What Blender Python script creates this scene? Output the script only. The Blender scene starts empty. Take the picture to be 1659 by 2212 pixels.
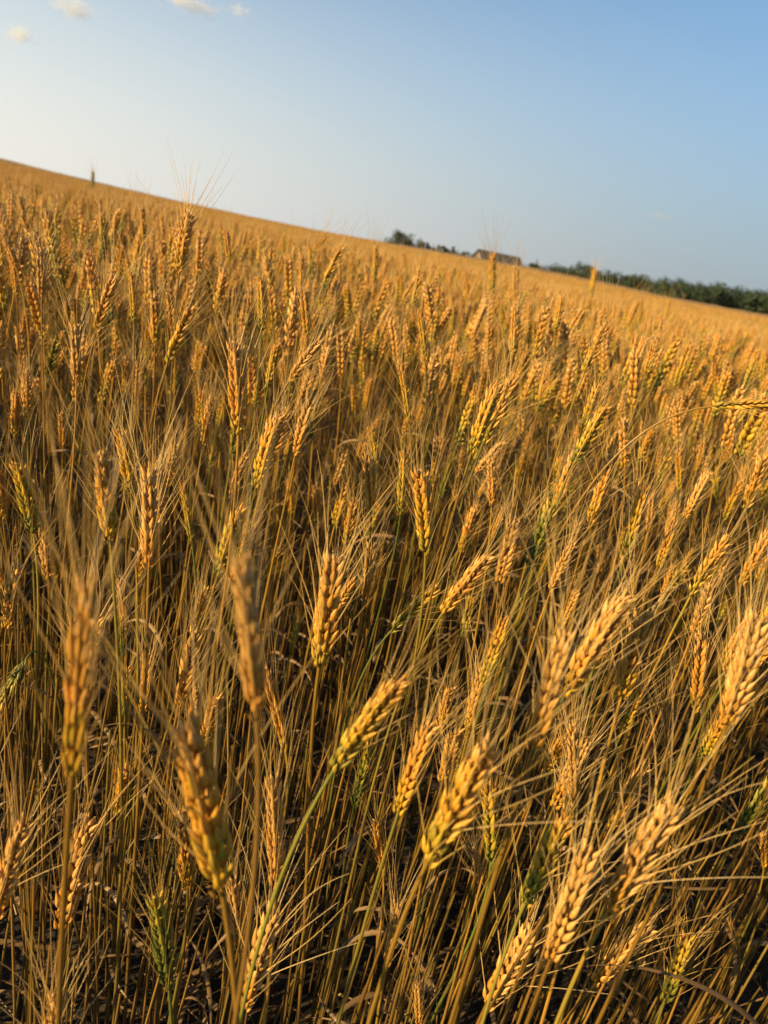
import bpy, math, random
import numpy as np
from mathutils import Vector, Matrix, Quaternion, Euler
R = math.radians
S = bpy.context.scene
C = S.collection
rng = np.random.default_rng(11)

# ------------------------------------------------------------------ camera
CAM_H, PITCH, ROLL = 1.02, 19.45, 11.5
cam_d = bpy.data.cameras.new('camera'); cam = bpy.data.objects.new('camera', cam_d); C.objects.link(cam)
cam_d.sensor_width = 36; cam_d.lens = 26; cam_d.clip_start = 0.02; cam_d.clip_end = 20000
cam.location = (0, 0, CAM_H)
CR = Matrix.Rotation(R(90 - PITCH), 3, 'X') @ Matrix.Rotation(R(ROLL), 3, 'Z')
cam.rotation_euler = CR.to_euler()
cam_d.dof.use_dof = True; cam_d.dof.focus_distance = 0.78; cam_d.dof.aperture_fstop = 7.0
S.camera = cam

# ------------------------------------------------------------------ sky, sun, exposure
SKYK = 0.072; HAZE_R, HAZE_L = (.152, .177, .212), (.475, .458, .42)
SUN_AZ, SUN_EL = 123, 23            # degrees to the left of the view, above the horizon
W = bpy.data.worlds.new('World'); S.world = W; W.use_nodes = True
wn = W.node_tree; sky = wn.nodes.new('ShaderNodeTexSky'); sky.sky_type = 'NISHITA'; sky.sun_disc = False
sky.sun_elevation = R(SUN_EL); sky.sun_rotation = R(-SUN_AZ)
sky.air_density = 1.0; sky.dust_density = 0.6; sky.ozone_density = 1.0
wn.nodes['Background'].inputs['Strength'].default_value = SKYK

# summer haze: low down the blue gives way to a pale veil, whiter towards the sun's side
geo = wn.nodes.new('ShaderNodeTexCoord'); sep = wn.nodes.new('ShaderNodeSeparateXYZ'); wn.links.new(geo.outputs['Generated'], sep.inputs[0])
def wmap(src, a, b, c, d):
    n = wn.nodes.new('ShaderNodeMapRange'); n.interpolation_type = 'SMOOTHSTEP'
    for i, x in enumerate((a, b, c, d)): n.inputs[i + 1].default_value = x
    wn.links.new(src, n.inputs[0]); return n.outputs[0]
def wmix(f, a, b):
    n = wn.nodes.new('ShaderNodeMix'); n.data_type = 'RGBA'
    for s, x in ((n.inputs[0], f), (n.inputs[6], a), (n.inputs[7], b)):
        if isinstance(x, tuple): s.default_value = (*[q / SKYK for q in x], 1)
        else: wn.links.new(x, s)
    return n.outputs[2]
veil = wmix(wmap(sep.outputs[0], .55, -.75, 0, 1), HAZE_R, HAZE_L)
tint = wn.nodes.new('ShaderNodeMix'); tint.data_type = 'RGBA'; tint.blend_type = 'MULTIPLY'; tint.inputs[0].default_value = 1
wn.links.new(sky.outputs[0], tint.inputs[6]); tint.inputs[7].default_value = (.73, .97, 1.08, 1)
wcol = wmix(wmap(sep.outputs[2], .42, -.02, 0, .93), tint.outputs[2], veil)
wn.links.new(wcol, wn.nodes['Background'].inputs['Color'])
sl = bpy.data.lights.new('sun', 'SUN'); sl.energy = 5.0; sl.angle = R(0.6); sl.color = (1.0, 0.735, 0.375)
so = bpy.data.objects.new('sun', sl); C.objects.link(so)
sd = Vector((-math.sin(R(SUN_AZ)) * math.cos(R(SUN_EL)), math.cos(R(SUN_AZ)) * math.cos(R(SUN_EL)), math.sin(R(SUN_EL))))
so.rotation_euler = sd.to_track_quat('Z', 'Y').to_euler()
vs = S.view_settings; vs.view_transform = 'Standard'; vs.look = 'None'; vs.gamma = 1; vs.exposure = 1.0
cy = S.cycles; cy.max_bounces = 7; cy.diffuse_bounces = 2; cy.glossy_bounces = 2; cy.transmission_bounces = 4
cy.volume_bounces = 2; cy.transparent_max_bounces = 8; cy.caustics_reflective = False; cy.caustics_refractive = False
cy.use_denoising = True

# ------------------------------------------------------------------ projection helpers (photo seen as 1659 x 2212)
F, CX, CY = 2212 * 26 / 36, 829.5, 1106.0
M3 = np.array(CR)
CP = np.array([0, 0, CAM_H])
def unproj(px, py, d):
    return CP + M3 @ np.array([(px - CX) / F * d, -(py - CY) / F * d, -d])
def proj(P):
    q = (np.asarray(P) - CP) @ M3
    d = -q[..., 2]; dd = np.where(np.abs(d) < 1e-4, 1e-4, d)
    return CX + F * q[..., 0] / dd, CY - F * q[..., 1] / dd, d
def px_az(px, py):
    v = unproj(px, py, 1.0) - CP
    return math.atan2(v[0], v[1])

# skyline of the field: (photo x, height in photo pixels over the level horizon)
SKY_X = np.array([-500, 0, 120, 260, 400, 560, 700, 830, 1000, 1130, 1305, 1412, 1574, 1659, 2300.])
SKY_D = np.array([18, 14, 10, 7, 4, 3, 3, 6, 10, 13, 14, 11, 12, 14, 16.])
HY = lambda x: 530 + (x - 829.5) * math.tan(R(ROLL))
SKY_AZ = np.array([px_az(x, HY(x)) for x in SKY_X])
CREST, CANOPY = 110.0, 0.80
def sstep(t):
    t = np.clip(t, 0, 1); return t * t * (3 - 2 * t)
def terr(x, y):
    x = np.asarray(x, float); y = np.asarray(y, float)
    r = np.hypot(x, y); az = np.arctan2(x, y)
    dev = np.interp(az, SKY_AZ, SKY_D)
    H = dev / F * CREST + CAM_H - CANOPY
    w = sstep((1.9 - np.abs(az)) / 0.6)
    h = H * w * sstep((r - 6) / (CREST - 6))
    h = h - 2.2 * sstep((r - CREST) / 90) - 3 * sstep((r - 300) / 1500)
    return h + 0.008 * np.sin(x * 9.1 + 1) * np.sin(y * 8.3)

# ------------------------------------------------------------------ mesh helper
class MB:
    def __init__(s): s.v = []; s.f = []; s.c = []; s.m = []; s.n = 0
    def add(s, v, faces, col, mat=0):
        v = np.asarray(v, float); faces = np.asarray(faces, int)
        s.v.append(v); s.c.append(np.broadcast_to(col, (len(v), 3)) if np.ndim(col) == 1 else np.asarray(col))
        s.f.append(faces + s.n); s.m.append(np.full(len(faces), mat, int)); s.n += len(v)
    def mesh(s, name, mats, smooth=True):
        v = np.concatenate(s.v); c = np.concatenate(s.c); mi = np.concatenate(s.m)
        me = bpy.data.meshes.new(name)
        loops = np.concatenate([f.ravel() for f in s.f]); tot = np.concatenate([np.full(len(f), f.shape[1]) for f in s.f])
        start = np.concatenate([[0], np.cumsum(tot)[:-1]])
        me.vertices.add(len(v)); me.vertices.foreach_set('co', v.astype(np.float32).ravel())
        me.loops.add(len(loops)); me.loops.foreach_set('vertex_index', loops.astype(np.int32))
        me.polygons.add(len(tot)); me.polygons.foreach_set('loop_start', start.astype(np.int32)); me.polygons.foreach_set('loop_total', tot.astype(np.int32))
        me.polygons.foreach_set('material_index', mi.astype(np.int32))
        me.polygons.foreach_set('use_smooth', np.full(len(tot), smooth))
        for m in mats: me.materials.append(m)
        a = me.attributes.new('wc', 'FLOAT_VECTOR', 'POINT'); a.data.foreach_set('vector', c.astype(np.float32).ravel())
        me.update(calc_edges=True); me.validate()
        return me
def obj(name, me, parent=None, loc=None):
    o = bpy.data.objects.new(name, me); C.objects.link(o)
    if parent is not None: o.parent = parent
    if loc is not None: o.location = loc
    return o
def tag(o, label=None, cat=None, group=None, kind=None):
    if label: o['label'] = label
    if cat: o['category'] = cat
    if group: o['group'] = group
    if kind: o['kind'] = kind
    return o
_gq = {}
def grid_quads(n, m, closed):
    k = (n, m, closed)
    if k not in _gq:
        q = []
        for i in range(n - 1):
            for j in range(m if closed else m - 1):
                a = i * m + j; b = i * m + (j + 1) % m
                q.append((a, b, b + m, a + m))
        _gq[k] = np.array(q)
    return _gq[k]
def unit(v):
    v = np.asarray(v, float); return v / max(1e-9, np.linalg.norm(v))
def perp(t):
    a = np.array([0, 0, 1.]) if abs(t[2]) < .9 else np.array([1., 0, 0])
    return unit(np.cross(t, a))
def tube(mb, P, rad, sides, colfn, mat=0, ell=1.0, nrm=None):
    """tube along points P with radii rad; colfn(u) -> n x 3"""
    P = np.asarray(P, float); n = len(P); rad = np.broadcast_to(rad, n)
    T = np.gradient(P, axis=0); T /= np.maximum(1e-9, np.linalg.norm(T, axis=1))[:, None]
    N = np.zeros_like(P); N[0] = perp(T[0]) if nrm is None else unit(nrm - T[0] * np.dot(nrm, T[0]))
    for i in range(1, n): N[i] = unit(N[i - 1] - T[i] * np.dot(N[i - 1], T[i]))
    B = np.cross(T, N)
    a = np.linspace(0, 2 * np.pi, sides, endpoint=False)
    V = P[:, None, :] + rad[:, None, None] * (N[:, None, :] * np.cos(a)[None, :, None] + ell * B[:, None, :] * np.sin(a)[None, :, None])
    u = np.linspace(0, 1, n)
    col = np.repeat(colfn(u), sides, axis=0)
    mb.add(V.reshape(-1, 3), grid_quads(n, sides, True), col, mat)
def ribbon(mb, P, wid, W0, twist, col3, mat=0, fold=.25):
    """a thin leaf: three verts across, folded along its midrib"""
    P = np.asarray(P, float); n = len(P)
    T = np.gradient(P, axis=0); T /= np.maximum(1e-9, np.linalg.norm(T, axis=1))[:, None]
    V = []
    for i in range(n):
        w = unit(W0 - T[i] * np.dot(W0, T[i])); nn = np.cross(T[i], w); a = twist * i / (n - 1)
        w2 = w * math.cos(a) + nn * math.sin(a); n2 = np.cross(T[i], w2)
        V += [P[i] - w2 * wid[i], P[i] - n2 * wid[i] * fold, P[i] + w2 * wid[i]]
    u = np.linspace(0, 1, n); c = np.zeros((n * 3, 3)); c[:, 0] = np.repeat(u, 3); c[:, 1] = np.tile([0, 1, 0], n); c[:, 2] = col3
    mb.add(V, grid_quads(n, 3, False), c, mat)

# ------------------------------------------------------------------ materials
def ramp(nt, stops):
    r = nt.nodes.new('ShaderNodeValToRGB'); e = r.color_ramp.elements
    while len(e) < len(stops): e.new(0.5)
    for x, (p, c) in zip(e, stops): x.position = p; x.color = (*c, 1)
    return r
def mth(nt, op, a, b=None, clamp=False):
    n = nt.nodes.new('ShaderNodeMath'); n.operation = op; n.use_clamp = clamp
    for i, x in enumerate((a, b)):
        if x is None: continue
        if isinstance(x, (int, float)): n.inputs[i].default_value = x
        else: nt.links.new(x, n.inputs[i])
    return n.outputs[0]
def mixc(nt, fac, a, b, mode='MIX'):
    n = nt.nodes.new('ShaderNodeMix'); n.data_type = 'RGBA'; n.blend_type = mode
    for s, x in ((n.inputs[0], fac), (n.inputs[6], a), (n.inputs[7], b)):
        if isinstance(x, (int, float)): s.default_value = x
        elif isinstance(x, tuple): s.default_value = (*x, 1)
        else: nt.links.new(x, s)
    return n.outputs[2]
def noise(nt, scale, detail=3, vec=None, dist=0):
    n = nt.nodes.new('ShaderNodeTexNoise'); n.inputs['Scale'].default_value = scale; n.inputs['Detail'].default_value = detail
    n.inputs['Distortion'].default_value = dist
    if vec is not None: nt.links.new(vec, n.inputs['Vector'])
    return n.outputs['Fac']
def new_mat(name):
    m = bpy.data.materials.new(name); m.use_nodes = True; nt = m.node_tree
    return m, nt, nt.nodes['Principled BSDF'], nt.nodes['Material Output']
def wheat_inputs(nt):
    a = nt.nodes.new('ShaderNodeAttribute'); a.attribute_name = 'wc'
    s = nt.nodes.new('ShaderNodeSeparateXYZ'); nt.links.new(a.outputs['Vector'], s.inputs[0])
    r = nt.nodes.new('ShaderNodeAttribute'); r.attribute_type = 'INSTANCER'; r.attribute_name = 'ripe'
    tc = nt.nodes.new('ShaderNodeTexCoord')
    return s.outputs[0], s.outputs[1], s.outputs[2], r.outputs['Fac'], tc.outputs['Object']
def translucent(nt, bsdf, out, col, amt):
    t = nt.nodes.new('ShaderNodeBsdfTranslucent'); nt.links.new(col, t.inputs['Color'])
    mx = nt.nodes.new('ShaderNodeMixShader'); mx.inputs[0].default_value = amt
    nt.links.new(bsdf.outputs[0], mx.inputs[1]); nt.links.new(t.outputs[0], mx.inputs[2]); nt.links.new(mx.outputs[0], out.inputs[0])

EAR_RAMP = [(0.0, (.11, .13, .018)), (.22, (.26, .24, .028)), (.48, (.58, .37, .030)), (.72, (.60, .29, .036)), (1.0, (.59, .35, .095))]
def mat_ear():
    m, nt, b, out = new_mat('wheat_ear')
    u, fu, rnd, ripe, oc = wheat_inputs(nt)
    k = mth(nt, 'ADD', ripe, mth(nt, 'MULTIPLY', mth(nt, 'SUBTRACT', u, .40), .55))
    k = mth(nt, 'ADD', k, mth(nt, 'MULTIPLY', mth(nt, 'SUBTRACT', rnd, .5), .26))
    k = mth(nt, 'ADD', k, mth(nt, 'MULTIPLY', mth(nt, 'SUBTRACT', noise(nt, 140, 3, oc), .5), .5), True)
    c = ramp(nt, EAR_RAMP); nt.links.new(k, c.inputs[0])
    # each husk: pale papery edge towards the tip, a browner belly
    f = ramp(nt, [(0, (.75, .68, .55)), (.25, (.92, .84, .74)), (.62, (1, .96, .9)), (.85, (1.12, 1.1, 1.05)), (1, (1.0, .92, .8))]); nt.links.new(fu, f.inputs[0])
    col = mixc(nt, 1.0, c.outputs[0], f.outputs[0], 'MULTIPLY')
    br = mth(nt, 'ADD', mth(nt, 'MULTIPLY', noise(nt, 700, 4, oc), 1.1), mth(nt, 'ADD', .28, mth(nt, 'MULTIPLY', rnd, .38)))
    cb = nt.nodes.new('ShaderNodeCombineXYZ'); [nt.links.new(br, cb.inputs[i]) for i in range(3)]
    col = mixc(nt, 1.0, col, cb.outputs[0], 'MULTIPLY')
    nt.links.new(col, b.inputs['Base Color']); b.inputs['Roughness'].default_value = .42; b.inputs['Specular IOR Level'].default_value = .45
    bp = nt.nodes.new('ShaderNodeBump'); bp.inputs['Strength'].default_value = .35; bp.inputs['Distance'].default_value = .0006
    mp = nt.nodes.new('ShaderNodeMapping'); mp.inputs['Scale'].default_value = (1, 1, .15); nt.links.new(oc, mp.inputs[0])
    nt.links.new(noise(nt, 2200, 2, mp.outputs[0]), bp.inputs['Height']); nt.links.new(bp.outputs[0], b.inputs['Normal'])
    translucent(nt, b, out, col, .22); return m
def mat_awn():
    m, nt, b, out = new_mat('wheat_awn')
    u, fu, rnd, ripe, oc = wheat_inputs(nt)
    k = mth(nt, 'ADD', mth(nt, 'MULTIPLY', ripe, .55), mth(nt, 'MULTIPLY', rnd, .45), True)
    c = ramp(nt, [(0, (.28, .24, .05)), (.3, (.52, .34, .08)), (.6, (.68, .45, .14)), (1, (.76, .56, .26))]); nt.links.new(k, c.inputs[0])
    nt.links.new(c.outputs[0], b.inputs['Base Color']); b.inputs['Roughness'].default_value = .35
    translucent(nt, b, out, c.outputs[0], .35); return m
def mat_stem():
    m, nt, b, out = new_mat('wheat_stem')
    u, fu, rnd, ripe, oc = wheat_inputs(nt)
    k = mth(nt, 'ADD', mth(nt, 'MULTIPLY', ripe, .66), mth(nt, 'MULTIPLY', mth(nt, 'SUBTRACT', rnd, .5), .5))
    k = mth(nt, 'ADD', k, mth(nt, 'MULTIPLY', mth(nt, 'SUBTRACT', noise(nt, 9, 3, oc), .5), .6), True)
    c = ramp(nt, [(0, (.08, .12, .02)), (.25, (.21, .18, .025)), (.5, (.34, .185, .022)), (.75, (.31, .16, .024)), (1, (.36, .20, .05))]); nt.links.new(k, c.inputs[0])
    dull = mixc(nt, noise(nt, 30, 3, oc), (.06, .04, .014), (.15, .095, .033))  # straw-brown lower stalk, its colour darkened further to deepen the shade among stems
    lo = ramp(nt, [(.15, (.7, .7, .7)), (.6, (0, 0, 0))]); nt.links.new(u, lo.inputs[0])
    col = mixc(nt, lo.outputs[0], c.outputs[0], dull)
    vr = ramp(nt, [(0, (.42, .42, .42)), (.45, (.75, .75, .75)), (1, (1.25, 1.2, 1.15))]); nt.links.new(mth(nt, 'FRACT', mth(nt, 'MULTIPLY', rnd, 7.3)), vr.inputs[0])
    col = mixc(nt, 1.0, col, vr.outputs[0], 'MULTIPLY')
    col = mixc(nt, fu, col, (.11, .065, .02))
    nt.links.new(col, b.inputs['Base Color']); b.inputs['Roughness'].default_value = .36; b.inputs['Specular IOR Level'].default_value = .5
    translucent(nt, b, out, col, .06); return m
def mat_leaf():
    m, nt, b, out = new_mat('dry_leaf')
    u, fu, rnd, ripe, oc = wheat_inputs(nt)
    c = ramp(nt, [(0, (.08, .045, .016)), (.35, (.20, .11, .035)), (.7, (.30, .18, .07)), (1, (.42, .29, .14))])
    k = mth(nt, 'ADD', mth(nt, 'MULTIPLY', rnd, .7), mth(nt, 'MULTIPLY', noise(nt, 60, 4, oc), .45), True); nt.links.new(k, c.inputs[0])
    col = mixc(nt, mth(nt, 'MULTIPLY', fu, .35), c.outputs[0], (.38, .26, .12))
    nt.links.new(col, b.inputs['Base Color']); b.inputs['Roughness'].default_value = .55
    translucent(nt, b, out, col, .35); return m
M_EAR, M_AWN, M_STEM, M_LEAF = mat_ear(), mat_awn(), mat_stem(), mat_leaf()
WM = [M_EAR, M_AWN, M_STEM, M_LEAF]

def mat_soil():
    m, nt, b, out = new_mat('soil'); tc = nt.nodes.new('ShaderNodeTexCoord'); oc = tc.outputs['Object']
    c = ramp(nt, [(.3, (.010, .007, .004)), (.55, (.026, .018, .010)), (.75, (.06, .04, .02))]); nt.links.new(noise(nt, 28, 6, oc), c.inputs[0])
    nt.links.new(c.outputs[0], b.inputs['Base Color']); b.inputs['Roughness'].default_value = .95
    bp = nt.nodes.new('ShaderNodeBump'); bp.inputs['Strength'].default_value = .8; bp.inputs['Distance'].default_value = .02
    nt.links.new(noise(nt, 60, 6, oc), bp.inputs['Height']); nt.links.new(bp.outputs[0], b.inputs['Normal']); return m
def mat_canopy():
    m, nt, b, out = new_mat('distant_wheat'); tc = nt.nodes.new('ShaderNodeTexCoord'); oc = tc.outputs['Object']
    c = ramp(nt, [(.25, (.17, .088, .02)), (.5, (.28, .155, .036)), (.75, (.39, .225, .06))])
    mp = nt.nodes.new('ShaderNodeMapping'); mp.inputs['Scale'].default_value = (.03, .22, .1); mp.inputs['Rotation'].default_value = (0, 0, .35); nt.links.new(oc, mp.inputs[0])
    k = mth(nt, 'ADD', mth(nt, 'MULTIPLY', noise(nt, 7, 6, oc), .45), mth(nt, 'MULTIPLY', noise(nt, 1, 3, mp.outputs[0]), .55)); nt.links.new(k, c.inputs[0])
    nt.links.new(c.outputs[0], b.inputs['Base Color']); b.inputs['Roughness'].default_value = .8
    bp = nt.nodes.new('ShaderNodeBump'); bp.inputs['Strength'].default_value = 1; bp.inputs['Distance'].default_value = .12
    nt.links.new(noise(nt, 11, 5, oc), bp.inputs['Height']); nt.links.new(bp.outputs[0], b.inputs['Normal']); return m
def mat_plain(name, c1, c2, sc, rough=.8, bump=0):
    m, nt, b, out = new_mat(name); tc = nt.nodes.new('ShaderNodeTexCoord')
    col = mixc(nt, noise(nt, sc, 5, tc.outputs['Object']), c1, c2); nt.links.new(col, b.inputs['Base Color']); b.inputs['Roughness'].default_value = rough
    return m

# ------------------------------------------------------------------ wheat: ear, awns, stem, leaves
U7 = np.array([0, .10, .25, .42, .60, .76, .90, 1.0]); R7 = np.array([.36, .76, 1.0, .97, .72, .42, .19, .06])
U4 = np.array([0, .2, .5, .8, 1.0]); R4 = np.array([.35, .9, .98, .45, .05])
def floret(mb, p, d, o, L, w, th, eu, rnd, lod, mat):
    """a plump pointed husk from p along d; o = outward side (its keel)"""
    d = unit(d); o = unit(o - d * np.dot(o, d)); s = np.cross(d, o)
    U, RR = (U7, R7) if lod == 0 else (U4, R4)
    ns = 10 if lod == 0 else 5
    a = np.linspace(0, 2 * np.pi, ns, endpoint=False) + .2
    keel = 1 + .22 * np.maximum(0, np.cos(a)) ** 4 + (.07 * (1 - 2 * (np.arange(ns) % 2)) if lod == 0 else 0)
    cl = p + np.outer(U * L, d) - np.outer((.16 - .34 * (rnd - .5)) * L * U ** 2, o)
    V = cl[:, None, :] + (RR[:, None] * (th * keel * np.cos(a))[None, :])[:, :, None] * o + (RR[:, None] * (w * np.sin(a))[None, :])[:, :, None] * s
    col = np.zeros((len(U) * ns, 3)); col[:, 0] = eu; col[:, 1] = np.repeat(U, ns); col[:, 2] = rnd
    mb.add(V.reshape(-1, 3), grid_quads(len(U), ns, True), col, mat)
    return cl[-1], unit(cl[-1] - cl[-3])
def awn(mb, p, d, L, c, r0, eu, rnd, lod, mat):
    n = 8 if lod == 0 else (5 if lod == 1 else 3)
    u = np.linspace(0, 1, n)
    P = p + np.outer(u * L, d) + np.outer(u ** 2 * L, c) + np.outer(np.sin(u * 5 + rnd * 6) * L * .012 * u, perp(d))
    P -= d * .0012
    rad = r0 * (1 - .7 * u)
    cc = lambda uu: np.stack([np.full(n, eu), uu, np.full(n, rnd)], 1)
    tube(mb, P, rad, 3, cc, mat)
def make_ear(seed, nsp, L, bend, spread, awnlen, lod=0, fat=1.0):
    """returns (husk mesh builder, awn mesh builder); base at the origin, axis +z, bending towards +x"""
    g = np.random.default_rng(seed); e, w = MB(), MB()
    face = g.uniform(0, np.pi); tw = g.uniform(-.5, .5)
    def axis(t):
        th = bend * t
        if abs(bend) < 1e-3: p = np.array([0, 0, L * t])
        else: p = np.array([(1 - math.cos(th)) / bend * L, 0, math.sin(th) / bend * L])
        return p, np.array([math.sin(th), 0, math.cos(th)])
    P = np.array([axis(t)[0] for t in np.linspace(0, .95, 10)])
    tube(e, P, .0011, 5, lambda u: np.stack([u, np.full(len(u), .1), np.full(len(u), .4)], 1), 0)
    for i in range(nsp + 1):
        t = (i + .15) / (nsp + .6) * .93; p, T = axis(t)
        N = np.array([T[2], 0, -T[0]]); B = np.array([0, 1., 0])
        fa = face + tw * t; row = N * math.cos(fa) + B * math.sin(fa)
        side = 1 if i % 2 else -1; O = row * side; Q = np.cross(T, O)
        s = (.70 + .34 * sstep(t / .25)) * (1 - .36 * sstep((t - .62) / .38)) * g.uniform(.92, 1.08)
        last = i == nsp
        if last: O = row * .3
        k = [-1, 1, 0] if lod == 0 else [-1, 1]
        for q in k:
            a = R(g.uniform(19, 38) if q else g.uniform(24, 43)); rn = g.random()
            if lod == 0 and g.random() < .045: continue
            dirv = T * math.cos(a) + unit(O * (.8 if q else 1.0) + Q * q * .8) * math.sin(a)
            p0 = p + O * .0019 + Q * q * .0027 + T * (0 if q else .0020)
            Lf = .0142 * s * (1 if q else .86) * g.uniform(.84, 1.14)
            tip, td = floret(e, p0, dirv, unit(O * .8 + Q * q * .7) if not last else unit(Q * (q or .5)), Lf, .0024 * s * fat, .0022 * s * fat, t, rn, lod, 0)
            if g.random() < ((.75 if q else .15) if lod == 0 else .27):
                out = unit(O * g.uniform(.2, 1.1) + Q * q * g.uniform(.1, 1.1) + row * g.normal(0, .35) + np.cross(T, row) * g.normal(0, .35))
                sp = R(spread) * g.uniform(.45, 1.4) * (1.15 - .5 * t)
                d = unit(td * .55 + unit(T * math.cos(sp) + out * math.sin(sp)) * .6)
                c = out * g.normal(.06, .16) + T * g.normal(.02, .06) + np.array([0, g.normal(0, .05), 0])
                awn(w, tip, d, awnlen * g.uniform(.6, 1.15) * (.75 + .35 * min(1, t * 2.5)), c, .00045 if lod == 0 else (.00045 if lod == 1 else .0010), t, g.random(), lod, 1)
        if lod == 0:
            for q in (-1, 1):       # the two glumes that wrap the spikelet's foot
                rn = g.random(); dirv = T * .82 + O * .26 + Q * q * .56
                floret(e, p + O * .0012 + Q * q * .0030 - T * .0012, dirv, unit(O * .3 + Q * q), g.uniform(.008, .0105) * s, .0020 * s * fat, .0011 * s, t, rn * .8, 1, 0)
    return e, w
def stem_rings(mb, P, r0, r1, rnd, nodes, sides=7, mat=2):
    """a stalk tapering upward with a swollen, darker joint at each height in nodes"""
    n = len(P); u = np.linspace(0, 1, n); rad = r0 + (r1 - r0) * u; dark = np.zeros(n)
    for nd in nodes:
        i = int(round(nd * (n - 1))); rad[i] *= 1.28; dark[i] = .75
        if i > 0: rad[:i] *= 1.06
    tube(mb, P, rad, sides, lambda uu: np.stack([uu, dark, np.full(n, rnd)], 1), mat)
def leaf_shape(mb, g, p, az, L, w, mat=3, up=None, rnd=None):
    """a dry blade that rises, arches over and hangs, twisting as it goes"""
    n = 14; u = np.linspace(0, 1, n); up = g.uniform(20, 70) if up is None else up
    a0, a1 = R(up), R(g.uniform(-85, -30)); ang = a0 + (a1 - a0) * u ** g.uniform(.7, 1.5)
    hx = np.cumsum(np.cos(ang)) * L / n; hz = np.cumsum(np.sin(ang)) * L / n
    yaw = az + g.normal(0, .5) * u
    P = np.stack([p[0] + hx * np.sin(yaw), p[1] + hx * np.cos(yaw), p[2] + hz], 1); P[0] = p
    wid = w * np.clip(np.minimum(.35 + u * 4, 1.15 - u ** 1.6 * 1.1), .05, 1) * .5
    W0 = np.array([math.cos(az), -math.sin(az), .05])
    ribbon(mb, P, wid, W0, g.normal(0, 1.6), g.random() if rnd is None else rnd, mat, g.uniform(.2, .7))

# shared husk / awn / leaf meshes for the single plants
EARS = []
for k in range(14):
    bend = [0.03, .10, .16, .25, .05, .32, .12, .2, .08, .28, .04, .15, .1, .18][k]
    e, w = make_ear(100 + k, [17, 16, 18, 15, 18, 16, 17, 14, 18, 16, 19, 15, 17, 18][k], .085, bend, [26, 38, 30, 42, 24, 34, 46, 29, 38, 44, 26, 33, 40, 30][k], [.068, .075, .062, .08, .07, .064, .08, .07, .062, .076, .077, .058, .072, .066][k], 0, rng.uniform(.95, 1.12))
    EARS.append((e.mesh('ear', [M_EAR]), w.mesh('awn', WM)))
LEAVES = []
for k in range(8):
    g = np.random.default_rng(300 + k); mb = MB(); leaf_shape(mb, g, np.zeros(3), 0, g.uniform(.08, .15), g.uniform(.004, .007)); LEAVES.append(mb.mesh('leaf', WM))

def bez(P0, P1, P2, P3, n):
    t = np.linspace(0, 1, n)[:, None]
    return (1 - t) ** 3 * P0 + 3 * (1 - t) ** 2 * t * P1 + 3 * (1 - t) * t * t * P2 + t ** 3 * P3
GROUP = 'ripening wheat plants at the front of the field'
def wheat_plant(base, d, L, ripe, label, seed, bendto=None, wide=1.0):
    """base: foot of the ear (world), d: ear direction, L: ear length"""
    g = np.random.default_rng(seed); base = np.asarray(base); d = unit(d)
    hz = d * np.array([1, 1, 0]); lean = np.linalg.norm(hz); hgt = max(.3, base[2])
    off = -hz * (.14 * hgt if d[2] > .3 else .22) + np.array([g.normal(0, .02), g.normal(0, .02), 0])
    root = base + off; root[2] = float(terr(root[0], root[1])) - .01
    root_w = root.copy(); t = obj('wheat_plant', None); t.location = root; t.empty_display_size = .05
    tag(t, label, 'wheat', GROUP)
    sc = L / .085
    b = base - root
    P = bez(np.zeros(3), np.array([g.normal(0, .02), g.normal(0, .02), b[2] * .5]), b - (d * .20 * b[2] if d[2] > .3 else (d * .07 + (np.array([0, 0, .10]) if d[2] > -.2 else np.zeros(3)))), b + d * .002, 34)
    mb = MB(); nodes = [g.uniform(.24, .34), g.uniform(.52, .64)]
    stem_rings(mb, P, .0019, .00135 * max(.8, min(1.25, sc)), g.random(), nodes)
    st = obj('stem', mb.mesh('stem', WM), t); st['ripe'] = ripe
    me, mw = EARS[seed % len(EARS)]
    z = Vector(d); q = Vector((0, 0, 1)).rotation_difference(z)
    if bendto is None:       # droop towards the lean
        tx = Vector(hz) if lean > .08 else Vector((math.cos(seed * 2.4), math.sin(seed * 2.4), 0))
    else: tx = Vector(bendto)
    tx = (tx - z * tx.dot(z)).normalized(); ty = z.cross(tx)
    q = Matrix((tx, ty, z)).transposed().to_quaternion()
    e = obj('ear', me, t, b); e.rotation_mode = 'QUATERNION'; e.rotation_quaternion = q; e.scale = (sc * wide * g.uniform(.84, 1.06), sc * wide * g.uniform(.84, 1.06), sc); e['ripe'] = ripe
    a = obj('awn', mw, e); a['ripe'] = ripe
    for nd in nodes:
        if g.random() < .45 and not (np.linalg.norm(root[:2]) < .62 and nd > .4):
            lf = obj('leaf', LEAVES[int(g.integers(8))], t, P[int(round(nd * 33))]); lf.rotation_euler = (0, 0, g.uniform(0, 6.28)); lf['ripe'] = ripe
    return t

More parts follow.
